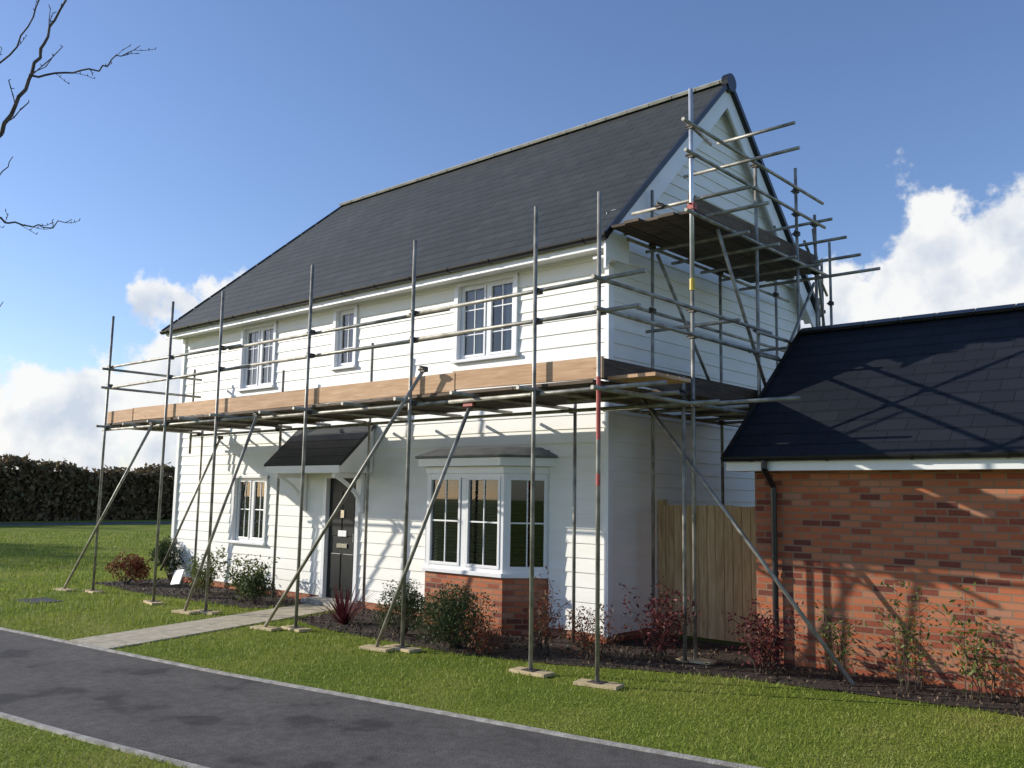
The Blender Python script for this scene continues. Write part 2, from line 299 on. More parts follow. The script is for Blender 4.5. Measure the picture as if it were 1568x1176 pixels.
def window(o,name,cols,rows,casements,curtain='side',y=0.0):
    x0,x1,z0,z1=o; e=empty(name); e.parent=house
    w=MB(); t=.055
    for (a,b_,c,d) in ((x0-.05,x0+.03,z0-.0,z1),(x1-.03,x1+.05,z0-.0,z1)): w.box(a,b_,y-.05,y+.1,c,d)
    w.box(x0-.05,x1+.05,y-.052,y+.1,z1-.03,z1+.015)
    w.box(x0-.07,x1+.07,y-.085,y+.1,z0-.045,z0-.001)
    fx0,fx1,fz0,fz1=x0+.03,x1-.03,z0,z1-.03; yf=y+.03
    w.box(fx0,fx0+t,yf,yf+.06,fz0,fz1);w.box(fx1-t,fx1,yf,yf+.06,fz0,fz1)
    w.box(fx0+t,fx1-t,yf+.001,yf+.06,fz1-t,fz1);w.box(fx0+t,fx1-t,yf+.001,yf+.06,fz0,fz0+t)
    cw=(fx1-fx0)/casements
    for c in range(1,casements): w.box(fx0+c*cw-t*.6,fx0+c*cw+t*.6,yf+.0015,yf+.06,fz0+t,fz1-t)
    for c in range(casements):
        a=fx0+c*cw+t*.75; b_=fx0+(c+1)*cw-t*.75
        s=.035
        w.box(a,a+s,yf-.012,yf+.04,fz0+t*.7,fz1-t*.7);w.box(b_-s,b_,yf-.012,yf+.04,fz0+t*.7,fz1-t*.7)
        w.box(a+s,b_-s,yf-.011,yf+.04,fz0+t*.7,fz0+t*.7+s);w.box(a+s,b_-s,yf-.011,yf+.04,fz1-t*.7-s,fz1-t*.7)
        for k in range(1,cols): xx=a+(b_-a)*k/cols; w.box(xx-.009,xx+.009,yf+.01,yf+.035,fz0+t,fz1-t)
        for k in range(1,rows): zz=fz0+(fz1-fz0)*k/rows; w.box(a+s,b_-s,yf+.0105,yf+.0345,zz-.009,zz+.009)
    w.obj("frame",M['upvc'],e,bevel=.003)
    g=MB(); g.add([(fx0,yf+.022,fz0),(fx1,yf+.022,fz0),(fx1,yf+.022,fz1),(fx0,yf+.022,fz1)],[(0,1,2,3)]); g.obj("glass",M['glass'],e)
    r=MB(); X0,X1,Z0,Z1,Y1=x0-.3,x1+.3,z0-.2,z1+.05,y+1.6; Y0=y+.101
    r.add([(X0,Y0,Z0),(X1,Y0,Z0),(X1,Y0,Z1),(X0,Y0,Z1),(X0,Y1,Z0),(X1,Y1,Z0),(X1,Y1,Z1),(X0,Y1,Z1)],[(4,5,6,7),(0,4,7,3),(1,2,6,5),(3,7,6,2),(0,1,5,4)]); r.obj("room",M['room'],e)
    cm=MB()
    if curtain=='side':
        for (a,b_) in ((fx0,fx0+.32*(fx1-fx0)),(fx1-.30*(fx1-fx0),fx1)):
            n=16
            for i in range(n):
                xa=a+(b_-a)*i/n; xb=a+(b_-a)*(i+1)/n; ya=yf+.16+.03*math.sin(i*1.9); yb=yf+.16+.03*math.sin((i+1)*1.9)
                cm.add([(xa,ya,fz0-.05),(xb,yb,fz0-.05),(xb,yb,fz1+.02),(xa,ya,fz1+.02)],[(0,1,2,3)])
        cm.obj("curtains",M['curtain'],e)
    elif curtain=='blind':
        z=fz0+.05
        while z<fz1-.05:
            cm.add([(fx0,yf+.10,z),(fx1,yf+.10,z),(fx1,yf+.145,z+.018),(fx0,yf+.145,z+.018)],[(0,1,2,3)]); z+=.045
        cm.obj("blinds",M['blind'],e)
    return e
window(ops[0],"upper_window_a",2,3,2); window(ops[1],"upper_window_b",2,3,1); window(ops[2],"upper_window_c",2,3,2)
window(ops[3],"lower_window",2,2,2,'blind')
d=empty("front_door"); d.parent=house
w=MB(); w.box(-6.0,-5.92,-.05,.1,.02,2.2); w.box(-5.11,-5.03,-.05,.1,.02,2.2); w.box(-5.92,-5.11,-.049,.1,2.12,2.2); w.obj("door_frame",M['upvc'],d)
w=MB(); w.box(-5.92,-5.11,.03,.08,.1,2.12)
for (a,b_,c,e2) in ((-5.82,-5.55,.25,.85),(-5.48,-5.21,.25,.85),(-5.82,-5.55,1.15,1.9),(-5.48,-5.21,1.15,1.9)):
    w.box(a,b_,.018,.029,c,e2); 
w.obj("door_leaf",M['door'],d,bevel=.006)
w=MB(); w.box(-5.65,-5.38,.008,.028,.95,1.02); w.tube((-5.2,.0,1.05),(-5.2,.0,1.2),.012); w.box(-5.56,-5.47,.0,.017,1.45,1.58); w.box(-5.6,-5.43,-.05,-.04,2.14,2.15);w.obj("letterbox_and_handle",M['chrome'],d)
w=MB(); w.box(-5.62,-5.40,.004,.0175,1.14,1.24); w.obj("door_notice",M['trim'],d)
w=MB(); w.box(-6.1,-4.95,-.35,.1,0,.1); w.obj("doorstep",M['kerb'],d)
c=empty("door_canopy"); c.parent=house
w=MB(); slab(w,[(-6.82,-.74,2.33),(-4.68,-.74,2.33),(-4.68,-.03,3.02),(-6.82,-.03,3.02)],.04); courses(w,lambda f:-6.82,lambda f:-4.68,-.74,2.33,-.03,3.02,5); w.obj("canopy_slates",M['slate'],c)
w=MB(); w.box(-6.78,-4.72,-.72,-.69,2.19,2.31); w.box(-6.76,-4.74,-.69,-.03,2.20,2.22)
for xx in (-6.78,-4.75):
    w.add([(xx,-.69,2.22),(xx+.03,-.69,2.22),(xx,-.03,2.22),(xx+.03,-.03,2.22),(xx,-.03,2.95),(xx+.03,-.03,2.95),(xx,-.69,2.31),(xx+.03,-.69,2.31)],[(0,1,3,2),(2,3,5,4),(0,2,4,6),(1,7,5,3),(6,4,5,7),(0,6,7,1)])
for xx in (-6.55,-4.95):
    w.box(xx-.035,xx+.035,-.10,-.03,1.55,2.19); w.box(xx-.035,xx+.035,-.65,-.1,2.12,2.19)
    pts=[(-.07,1.62)]
    for i in range(9):
        a=i/8; yy=-.07-.52*(a**1.5) ; zz=1.62+.52*(a**.75)
        pts.append((yy,zz))
    for i in range(1,len(pts)-1): w.beam((xx,pts[i][0],pts[i][1]),(xx,pts[i+1][0],pts[i+1][1]),.05,.06,up=(1,0,0))
w.obj("canopy_timber",M['trim'],c)
bay=empty("bay_window"); bay.parent=house
plan=[(-3.39,0.03),(-2.94,-.45),(-1.41,-.45),(-.96,0.03)]
def prism(mb,pl,z0,z1):
    k=len(pl); mb.add([(p[0],p[1],z0) for p in pl]+[(p[0],p[1],z1) for p in pl],[tuple(range(k-1,-1,-1)),tuple(range(k,2*k))]+[(i,(i+1)%k,k+(i+1)%k,k+i) for i in range(k)])
def outset(pl,d):
    return [(pl[0][0]-d*1.0,pl[0][1]),(pl[1][0]-d*.42,pl[1][1]-d),(pl[2][0]+d*.42,pl[2][1]-d),(pl[3][0]+d*1.0,pl[3][1])]
w=MB(); prism(w,plan[::1],0,.76); w.obj("bay_brick_base",M['brick'],bay)
w=MB(); prism(w,outset(plan,.05),.762,.82); prism(w,outset(plan,.02),2.17,2.27); prism(w,outset(plan,.14),2.272,2.39); w.obj("bay_sill_and_fascia",M['upvc'],bay,bevel=.006)
w=MB(); A=outset(plan,.19); B=outset(plan,-.12)
vs=[(p[0],p[1],2.393) for p in A]+[(p[0],p[1],2.42) for p in A]+[(p[0],p[1],2.54) for p in B]
w.add(vs,[(3,2,1,0)]+[(i,i+1,5+i,4+i) for i in range(3)]+[(4+i,5+i,9+i,8+i) for i in range(3)]+[(8,9,10,11)]); w.obj("bay_lead_roof",M['lead'],bay)
def baypane(p,q,cas,name):
    p=Vector((p[0],p[1],0));q=Vector((q[0],q[1],0)); d_=(q-p).normalized(); n_=Vector((d_.y,-d_.x,0)); Ln=(q-p).length
    w=MB(); z0,z1=.82,2.17
    def bar(u0,u1,a,b_,dd0,dd1):
        vs=[]
        for (uu,dd) in ((u0,dd0),(u1,dd0),(u1,dd1),(u0,dd1)):
            P=p+d_*uu-n_*dd; vs.append((P.x,P.y))
        w.add([(x_,y_,a) for x_,y_ in vs]+[(x_,y_,b_) for x_,y_ in vs],[(3,2,1,0),(4,5,6,7)]+[(i,(i+1)%4,4+(i+1)%4,4+i) for i in range(4)])
    t=.07
    bar(0,t,z0,z1,0,.07);bar(Ln-t,Ln,z0,z1,0,.07);bar(t,Ln-t,z0,z0+t,.001,.07);bar(t,Ln-t,z1-t,z1,.001,.07)
    cw=Ln/cas
    for c_ in range(1,cas): bar(c_*cw-.045,c_*cw+.045,z0+t,z1-t,.0015,.07)
    for c_ in range(cas):
        a=c_*cw+.06;b_=(c_+1)*cw-.06;s=.04
        bar(a,a+s,z0+.05,z1-.05,-.012,.05);bar(b_-s,b_,z0+.05,z1-.05,-.012,.05);bar(a+s,b_-s,z0+.05,z0+.05+s,-.011,.05);bar(a+s,b_-s,z1-.05-s,z1-.05,-.011,.05)
        m_=(a+b_)/2; bar(m_-.009,m_+.009,z0+.09,z1-.09,.012,.04); bar(a+s,b_-s,(z0+z1)/2-.011,(z0+z1)/2+.011,.0125,.0395)
    w.obj(name+"_frame",M['upvc'],bay,bevel=.003)
    g=MB(); P=p-n_*.026;Q=q-n_*.026; g.add([(P.x,P.y,z0),(Q.x,Q.y,z0),(Q.x,Q.y,z1),(P.x,P.y,z1)],[(0,1,2,3)]); g.obj(name+"_glass",M['glass'],bay)
    bl=MB(); z=z0+.08
    while z<z1-.05:
        A_=p+d_*.08-n_*.11;B_=q-d_*.08-n_*.11;C_=B_-n_*.04;D_=A_-n_*.04
        bl.add([(A_.x,A_.y,z),(B_.x,B_.y,z),(C_.x,C_.y,z+.015),(D_.x,D_.y,z+.015)],[(0,1,2,3)]); z+=.045
    bl.obj(name+"_blinds",M['blind'],bay)
baypane(plan[0],plan[1],1,"left"); baypane(plan[1],plan[2],2,"front"); baypane(plan[2],plan[3],1,"right")
r=MB(); X0,X1,Y0,Y1,Z0,Z1=-3.45,-.9,.04,2,.5,2.5
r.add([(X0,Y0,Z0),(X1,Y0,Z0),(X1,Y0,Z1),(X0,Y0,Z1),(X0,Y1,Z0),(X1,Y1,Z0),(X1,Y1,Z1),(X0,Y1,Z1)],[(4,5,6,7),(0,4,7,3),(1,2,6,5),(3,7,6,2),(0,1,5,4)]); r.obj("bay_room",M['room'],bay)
# ---------------------------------------------------------------- GARAGE
gar=empty("brick_garage")
w=MB(); gx0,gx1,gy0,gy1=1.9,8.6,.36,4.3
w.box(gx0,gx1,gy0,gy1,0,2.3)
ry,rz,ey,ez=2.32,4.2,.1,2.36
w.add([(gx0,gy0,2.3),(gx0,gy1,2.3),(gx0,ry,rz-.12),(gx0+.1,gy0,2.3),(gx0+.1,gy1,2.3),(gx0+.1,ry,rz-.12)],[(0,2,1),(0,3,5,2),(1,2,5,4),(3,4,5)])
w.obj("brick_walls",M['brick'],gar)
w=MB(); slab(w,[(1.66,ey,ez),(gx1+.2,ey,ez),(gx1+.2,ry,rz),(1.66,ry,rz)],.05); slab(w,[(gx1+.2,2*ry-ey,ez),(1.66,2*ry-ey,ez),(1.66,ry,rz),(gx1+.2,ry,rz)],.05)
courses(w,lambda f:1.66,lambda f:gx1+.2,ey,ez,ry,rz,13); w.obj("garage_slate_roof",M['slate_shaded'],gar)
w=MB(); x=1.66
while x<gx1+.2:
    for sgn in (-1,1): w.beam((x+.008,ry+sgn*.06,rz+.01),(x+.442,ry+sgn*.06,rz+.01),.15,.04,up=(0,sgn*.5,1))
    x+=.45
gutter(w,1.64,gx1+.2,.06,2.36,.055)
w.beam((1.65,ey,ez-.01),(1.65,ry,rz-.01),.05,.09)
px_=2.17
w.tube((px_,.06,2.33),(px_,.06,2.22),.034); w.tube((px_,.06,2.22),(px_,.29,2.02),.034); w.tube((px_,.29,2.03),(px_,.29,.02),.034)
for zz in (1.9,1.0,.25): w.tube((px_,.29,zz),(px_,.29,zz+.05),.043)
for xx in np.arange(2.0,8.6,.9): gutter(w,xx,xx+.03,.06,2.36,.062)
w.obj("gutter_downpipe_ridge",M['black'],gar,smooth=False)
w=MB(); w.box(1.66,gx1+.2,.11,.14,2.2,2.31); w.box(1.66,gx1+.2,.14,.36,2.2,2.215); w.box(1.661,1.69,.14,.6,2.2,2.40); w.obj("garage_fascia",M['trim'],gar)
fe=empty("wooden_fence"); w=MB(); x=.03
while x<1.88:
    w.box(x,min(x+.12,1.9),1.16+random.uniform(0,.006),1.185,.05,1.78+random.uniform(-.008,.008)); x+=.127
w.obj("pales",M['fence'],fe)
w=MB(); w.box(.03,1.9,1.19,1.24,.4,.48); w.box(.03,1.9,1.19,1.24,1.4,1.48); w.box(.0,.1,1.19,1.29,0,1.85); w.obj("rails",M['fence'],fe)
# ---------------------------------------------------------------- SCAFFOLD
sf=empty("scaffolding"); T=MB(); R=.0235; Cp=MB()
def tb(a,b_): T.tube(a,b_,R,n=10)
def cp(x,y,z):
    Cp.box(x-.04,x+.04,y-.035,y+.035,z-.03,z+.03); Cp.tube((x-.06,y-.03,z),(x+.06,y-.03,z),.014,n=6); Cp.tube((x,y-.07,z+.03),(x,y+.05,z+.03),.012,n=6)
OY=-2.17; XS=[-9.93,-7.65,-5.99,-3.64,-1.46,.58,1.45]; tops=[5.12,5.1,5.05,5.1,5.07,5.1,5.08]
lean=[.03,.02,-.02,.02,.015,-.01,.0]
for x_,zt,ln in zip(XS,tops,lean):
    tb((x_,OY,.03),(x_+ln,OY,zt))
    for z_ in (4.13,3.79,2.98): cp(x_,OY+.045,z_)
oy=OY+.05
tb((-10.15,oy,4.16),(-5.5,oy,4.13)); tb((-5.9,oy+.05,4.12),(-.9,oy+.05,4.13)); tb((-1.6,oy,4.13),(2.0,oy,4.15))
tb((-10.1,oy,3.76),(-5.2,oy,3.78)); tb((-5.7,oy+.05,3.8),(-.6,oy+.05,3.8)); tb((-1.55,oy,3.8),(1.93,oy,3.8))
tb((-10.1,oy,2.97),(-4.9,oy,2.98)); tb((-5.5,oy+.05,2.97),(.1,oy+.05,2.98)); tb((-.8,oy,2.97),(2.23,oy,2.99))
IY=-.42
tb((-10.0,IY,2.96),(-4.2,IY,2.97)); tb((-4.9,IY-.05,2.97),(1.9,IY-.05,2.97))
IX=[-9.6,-6.9,-4.42,-.25]
for x_,zt in zip(IX,[3.25,4.05,4.3,3.2]):
    tb((x_,IY+.05,.03),(x_,IY+.05,zt)); cp(x_,IY,2.97)
x=-9.9
while x<1.5:
    tb((x+random.uniform(-.05,.05),OY-random.uniform(.1,.32),3.025),(x+random.uniform(-.05,.05),-.18-random.uniform(0,.1),3.025)); x+=1.05
for z_ in (4.1,3.75): tb((-9.88,OY-.15,z_),(-9.88,-.3,z_))
tb((-9.9,-.45,2.6),(-9.9,-.45,4.3))
def raker(a,b_): tb(a,b_); cp(a[0],a[1],a[2])
raker((-1.15,OY-.06,3.38),(-3.95,-2.45,.04)); raker((-.48,OY+.1,2.95),(-1.66,-2.4,.04)); raker((-7.95,OY-.06,3.0),(-10.5,-2.45,.04)); raker((-4.75,OY-.06,3.0),(-6.2,-2.4,.04))
raker((.75,-.33,3.1),(3.28,-.30,.02)); raker((-9.0,IY+.1,2.9),(-10.3,-.7,.3))
SX=1.45
stand=[(SX,1.42,6.5),(SX,2.7,6.75),(SX,3.35,6.2),(.3,.62,6.1),(.3,2.5,6.3),(.3,4.4,6.5),(.75,5.6,6.4),(.35,6.2,6.3),(1.4,-.42,3.3)]
for a,b_,zt in stand:
    tb((a,b_,.03),(a,b_,zt)); cp(a,b_,3.0); cp(a,b_,5.3 if zt>5 else 3.1)
T2=MB(); T2.tube((SX,-.28,4.35),(SX,-.28,6.91),.027,n=12); tb((SX,-.28,.03),(SX,-.28,4.4))
sx=SX+.05
for z_,y0,y1 in ((4.12,-2.35,1.7),(4.08,1.3,3.6),(3.8,-2.3,1.9),(3.78,1.3,3.5),(2.97,-2.35,3.6),(5.3,-.5,3.7),(6.42,-.55,3.55),(6.05,-.5,3.6)): tb((sx,y0,z_),(sx,y1,z_))
for z_,y0,y1 in ((5.3,.1,5.0),(4.4,.3,5.2),(3.0,.1,5.0),(3.6,.4,4.8)): tb((.25,y0,z_),(.25,y1,z_))
for (y_,z_,a,b_) in ((1.38,6.86,.9,2.05),(1.05,6.36,.55,2.25),(-.23,5.5,.55,2.24),(.05,5.36,.2,2.3),(.62,5.24,.2,1.75),(1.37,5.24,.15,1.8),(2.1,5.24,.2,1.7),(2.7,5.24,.2,1.8),(3.3,5.2,.2,2.42),(3.3,5.75,.6,1.95),(3.3,5.45,.3,2.15),(-.23,2.98,.1,2.75),(-1.1,3.02,.2,1.75),(.62,3.02,.1,1.7),(1.4,3.02,.1,1.75),(2.1,3.02,.1,1.7),(2.7,3.02,.1,1.6),(.62,4.12,.2,1.6),(3.4,6.1,.5,1.7),(3.4,4.2,.3,1.7)): tb((a,y_,z_),(b_,y_,z_))
tb((SX+.03,.3,5.25),(SX+.03,1.6,3.3)); tb((SX+.03,3.2,5.1),(SX+.03,1.5,3.1)); tb((.33,.7,5.2),(.33,2.5,3.1)); tb((1.3,3.3,5.8),(.6,5.8,5.5)); tb((.8,5.5,3.2),(1.4,3.4,6.0)); tb((1.38,-.2,7.0-.5),(.95,1.1,6.75))
tb((.35,6.1,3.1),(1.45,3.4,4.9))
for a,b_,z_ in ((SX,-.28,5.4),(SX,-.28,4.12),(SX,-.28,3.8),(SX,-.28,3.0),(SX,-.28,6.42),(SX,-.28,6.05),(SX,1.42,4.12),(SX,1.42,6.42),(SX,1.42,3.8),(SX,2.7,6.4),(SX,2.7,6.05),(SX,2.7,4.1),(SX,3.35,5.3),(SX,3.35,6.05),(1.0,-.28,5.5),(.3,.62,4.4),(SX,2.7,5.75)): cp(a,b_,z_)
T.obj("tubes",M['galv'],sf,smooth=True); T2.obj("new_standard",M['galvnew'],sf,smooth=True); Cp.obj("couplers",M['coupler'],sf)
w=MB(); w.box(SX-.03,SX+.05,-.33,-.24,5.36,5.44); w.tube((SX,-2.17,2.45),(SX,-2.17,3.1),.0242,n=10); w.tube((SX,-2.17,1.98),(SX,-2.17,2.1),.0242,n=10); w.box(-.55,-.40,OY+.03,OY+.06,2.9,2.93); w.obj("red_markings",M['red'],sf)
w=MB(); w.tube((SX,-.28,4.36),(SX,-.28,4.5),.034,n=10); w.obj("yellow_collar",M['yellow'],sf)
Bd=MB(); Pk=MB()
def runboards(axis,a0,a1,c0,z,n,ln=3.9):
    for i in range(n):
        c=c0+i*.235; a=a0+random.uniform(-.12,.05)
        while a<a1:
            b_=min(a+ln*random.uniform(.85,1),a1+random.uniform(-.05,.12)); zz=z+random.uniform(0,.004)
            if b_-a>.2:
                if axis=='x': Pk.box(a,b_-.01,c,c+.222,zz,zz+.038)
                else: Pk.box(c,c+.222,a,b_-.01,zz,zz+.038)
            a=b_
runboards('x',-10.0,1.35,-2.11,3.052,7)
runboards('y',-.45,3.0,.2,3.095,5)
runboards('y',-.3,3.5,.3,5.33,5)
Pk.obj("platform_planks",M['plank'],sf,bevel=.003)
for i in range(3): Bd.box(1.4,2.0,-1.95+i*.235,-1.73+i*.235,3.095,3.133)
for (a,b_,dz) in ((-10.0,-9.0,0),(-9.05,-5.7,.02),(-5.75,-3.45,0),(-3.5,-.75,.015),(-.8,1.43,.03)):
    yb=OY+.07+dz*.5; Bd.add([(a,yb,3.09+dz),(b_,yb,3.10),(b_,yb,3.325),(a,yb,3.315+dz),(a,yb+.038,3.09+dz),(b_,yb+.038,3.10),(b_,yb+.038,3.325),(a,yb+.038,3.315+dz)],[(0,1,2,3),(7,6,5,4),(0,4,5,1),(1,5,6,2),(2,6,7,3),(3,7,4,0)])
Bd.box(-10.02,-9.98,-2.08,-.5,3.10,3.32)
Bd.obj("toe_boards",M['board'],sf,bevel=.003)
Bd=MB()
Bd.box(SX-.10,SX-.062,-2.08,1.2,3.10,3.325); Bd.box(SX-.105,SX-.067,1.21,3.3,3.10,3.325); Bd.box(SX-.10,SX-.062,-.2,1.9,5.375,5.6); Bd.box(SX-.105,SX-.067,1.91,3.6,5.38,5.61)
Bd.obj("side_toe_boards",M['plank'],sf,bevel=.003)
w=MB(); bp_=MB()
for x_ in XS:
    a=random.uniform(-.25,.25); w.beam((x_-.22*math.cos(a),OY-.22*math.sin(a),.02),(x_+.25*math.cos(a),OY+.25*math.sin(a),.02),.20,.035); bp_.box(x_-.075,x_+.075,OY-.075,OY+.075,.038,.046)
for (x_,y_) in ((-3.95,-2.45),(-1.66,-2.4),(-10.5,-2.45),(-6.2,-2.4),(SX,-.28)):
    w.beam((x_-.2,y_-.03,.02),(x_+.22,y_+.04,.02),.19,.034)
w.obj("sole_boards",M['soleboard'],sf,bevel=.004); bp_.obj("base_plates",M['coupler'],sf)
# ---------------------------------------------------------------- GROUND
w=MB(); w.add([(-400,-400,0),(400,-400,0),(400,400,0),(-400,400,0)],[(0,1,2,3)]); w.obj("ground",M['lawn'])
def sheet(name,pts,z,mat):
    w=MB(); w.add([(x_,y_,z) for x_,y_ in pts],[tuple(range(len(pts)))]); return w.obj(name,mat)
NE=[(-30,-9.5),(-20,-7.3),(-14,-6.1),(-10,-5.45),(-6.29,-5.0),(-3.94,-4.76),(-1.55,-4.5),(.92,-4.12),(2.49,-3.90),(3.72,-3.70),(6,-3.3),(9,-2.7),(14,-1.6),(22,.2)]
SE=[(-30,-11.9),(-20,-9.6),(-14,-8.35),(-10,-7.75),(-6,-7.3),(-3.5,-7.0),(-1.29,-6.72),(-.14,-6.56),(1.13,-6.35),(3.5,-5.95),(6,-5.5),(9,-4.9),(14,-3.8),(22,-2)]
w=MB(); n=len(NE); w.add([(x_,y_,.004) for x_,y_ in NE]+[(x_,y_,.004) for x_,y_ in SE],[(i,n+i,n+i+1,i+1) for i in range(n-1)]); w.obj("asphalt_path",M['asphalt'])
w=MB()
for E in (NE,SE):
    for i in range(n-1): w.beam((*E[i],.008),(*E[i+1],.008),.05,.03)
w.obj("path_edging",M['kerb'])
sheet("distant_path",[(-48,-30),(-44,-30),(-41,60),(-45,60)],.004,M['asphalt'])
pv=MB(); n=9
for i in range(n):
    f0,f1=i/n,(i+1)/n
    for s in range(2):
        xl0=-5.95+1.28*f0+.47*s; xl1=-5.95+1.28*f1+.47*s; y0,y1=-.36-4.4*f0,-.36-4.4*f1-.0
        g=.006
        pv.add([(xl0+g,y0-g,0),(xl0+.47-g,y0-g,0),(xl1+.47-g,y1+g,0),(xl1+g,y1+g,0),(xl0+g,y0-g,.018),(xl0+.47-g,y0-g,.018),(xl1+.47-g,y1+g,.018),(xl1+g,y1+g,.018)],[(0,1,2,3),(7,6,5,4),(0,4,5,1),(1,5,6,2),(2,6,7,3),(3,7,4,0)])
pv.obj("paving_path",M['paving'])
BED1=[(-11.6,.6),(-11.6,-1.5),(-9.5,-1.6),(-6.0,-1.4),(-5.9,-.36),(-6.1,.0)]
BED2=[(-4.95,0),(-4.85,-.4),(-4.55,-1.6),(-3.5,-1.85),(-.9,-1.9),(.4,-1.6),(1.3,-1.15),(2.2,-.8),(4.5,-.5),(9,-.45),(9,.36),(1.9,.36),(1.9,1.16),(0,1.16),(0,0)]
sheet("flower_bed",BED1,.008,M['mulch']); sheet("flower_bed",BED2,.008,M['mulch'])
w=MB(); w.box(-9.5,-8.8,-3.65,-3.15,.0,.012); w.obj("manhole_cover",M['iron'])
def inpoly(x,y,P):
    c=np.zeros(len(x),bool); j=len(P)-1
    for i in range(len(P)):
        xi,yi=P[i]; xj,yj=P[j]
        c^=((yi>y)!=(yj>y))&(x<(xj-xi)*(y-yi)/(yj-yi+1e-12)+xi); j=i
    return c
nb=9000; gx=rng.uniform(-11.6,6,nb); gy=rng.uniform(-2,1.1,nb); ok=inpoly(gx,gy,BED1)|inpoly(gx,gy,BED2)
leaves("bark_chips",np.stack([gx[ok],gy[ok],rng.uniform(.012,.03,ok.sum())],1),.022,leafmat("bark_chip",[(.03,.02,.012),(.09,.055,.03),(.16,.11,.07)],.0),None,.5)
CX,CY=6.985,-9.691
nb=230000
r_=4.2*(45/4.2)**rng.random(nb); th=math.radians(41.85)+rng.uniform(-.72,.68,nb)
gx=CX-np.sin(th)*r_; gy=CY+np.cos(th)*r_
ne=np.interp(gx,[p[0] for p in NE],[p[1] for p in NE]); se=np.interp(gx,[p[0] for p in SE],[p[1] for p in SE])
bad=(gy<ne+.0)&(gy>se-.0)
f=(-.36-gy)/4.4; bad|=(f>0)&(f<1.0)&(gx>-5.97+1.28*f)&(gx<-4.99+1.28*f)
bad|=inpoly(gx,gy,BED1)|inpoly(gx,gy,BED2)|((gx>-L)&(gx<0)&(gy>-.02)&(gy<W))|((gx>-9.5)&(gx<-8.8)&(gy>-3.65)&(gy<-3.15))|((gx>0)&(gy>.0))
# patchy density so the lawn is not uniform
patch=np.sin(gx*1.7+2*np.sin(gy*1.1))*np.sin(gy*2.3+1.5*np.sin(gx*.8))
bad|=(patch>.45)&(rng.random(nb)<.45)
gx,gy,r_=gx[~bad],gy[~bad],r_[~bad]; k=len(gx)
h=rng.uniform(.018,.042,k)*np.clip(r_/9,1,2)*(1+.25*np.sin(gx*2.1)*np.sin(gy*1.6)); wd=.0032*np.clip(r_/6,1,6); a=rng.uniform(0,6.28,k); l1=rng.normal(0,.018,k); l2=rng.normal(0,.018,k)
V=np.zeros((k,3,3)); V[:,0]=np.stack([gx-np.cos(a)*wd,gy-np.sin(a)*wd,np.zeros(k)],1); V[:,1]=np.stack([gx+np.cos(a)*wd,gy+np.sin(a)*wd,np.zeros(k)],1); V[:,2]=np.stack([gx+l1,gy+l2,h],1)
arrmesh("grass",V.reshape(-1,3),np.arange(3*k).reshape(k,3),M['blade'])
# ---------------------------------------------------------------- PLANTS
def bush(name,x,y,rx,rz,n,ls,mat,seedclumps=14,stems=True,asp=.45):
    e=empty(name); cl=[]
    for i in range(seedclumps):
        d_=rng.normal(size=3); d_/=np.linalg.norm(d_); d_[2]=abs(d_[2])
        cl.append((x+d_[0]*rx*.62,y+d_[1]*rx*.62,.12+rz*.08+d_[2]*rz*.68,rng.uniform(.22,.42)*rx))
    pts=[]
    for c_ in cl:
        m_=n//seedclumps; g=rng.normal(size=(m_,3)); g/=np.linalg.norm(g,axis=1)[:,None]; g*=(rng.uniform(.3,1,m_)**.5)[:,None]*c_[3]*1.1
        g[:,2]*=.9; pts.append(g+np.array(c_[:3]))
    P=np.concatenate(pts); P[:,2]=np.abs(P[:,2]); leaves("foliage",P,ls,mat,e,asp)
    if stems:
        s=MB()
        for c_ in cl: s.tube((x+rng.normal()*.04,y+rng.normal()*.04,0),c_[:3],.008,.004,n=5)
        s.obj("stems",M['stem'],e)
def twiggy(name,x,y,hh,spread,ns,nl,ls,mat,sm='stem'):
    e=empty(name); s=MB(); pts=[]
    for i in range(ns):
        p=Vector((x+rng.normal()*.05,y+rng.normal()*.05,0)); ang=rng.uniform(0,6.28); out=rng.uniform(.1,1)*spread; hh_=hh*rng.uniform(.6,1.05)*(1-.25*out/spread)
        prev=p; seg=6
        for j in range(1,seg+1):
            t_=j/seg; q=Vector((p.x+math.cos(ang)*out*t_**1.3+rng.normal()*.015,p.y+math.sin(ang)*out*t_**1.3+rng.normal()*.015,hh_*t_))
            s.tube(prev,q,.007*(1.1-t_*.8),.007*(1.0-t_*.8),n=5,cap=False)
            if j>1:
                for kk in range(nl):
                    o_=rng.normal(size=3)*.05*(1+hh*.4); pts.append((q.x+o_[0],q.y+o_[1],abs(q.z+o_[2])))
                if rng.random()<.6:
                    a2=rng.uniform(0,6.28); q2=q+Vector((math.cos(a2)*.12,math.sin(a2)*.12,.08)); s.tube(q,q2,.004,.002,n=4,cap=False)
                    for kk in range(nl//2+1):
                        o_=rng.normal(size=3)*.03; pts.append((q2.x+o_[0],q2.y+o_[1],q2.z+o_[2]))
            prev=q
    s.obj("stems",M[sm],e); leaves("foliage",np.array(pts),ls,mat,e,.4)
bush("hebe_shrub",-2.3,-1.45,.42,.66,4800,.017,M['leaf_dark'],34); bush("hebe_shrub",-1.1,-1.6,.58,.64,9000,.017,M['leaf_dark'],48)
bush("brown_shrub",-10.9,-1.1,.5,.5,2000,.03,M['leaf_red']); bush("green_shrub",-11.0,-.1,.5,.9,2000,.035,M['leaf_dark'])
twiggy("photinia_shrub",-8.6,-.75,.85,.42,12,14,.035,M['leaf_green']); twiggy("photinia_shrub",-7.0,-.85,.8,.5,13,16,.035,M['leaf_green']); bush("low_shrub",-6.5,-1.0,.35,.45,900,.03,M['leaf_dark'])
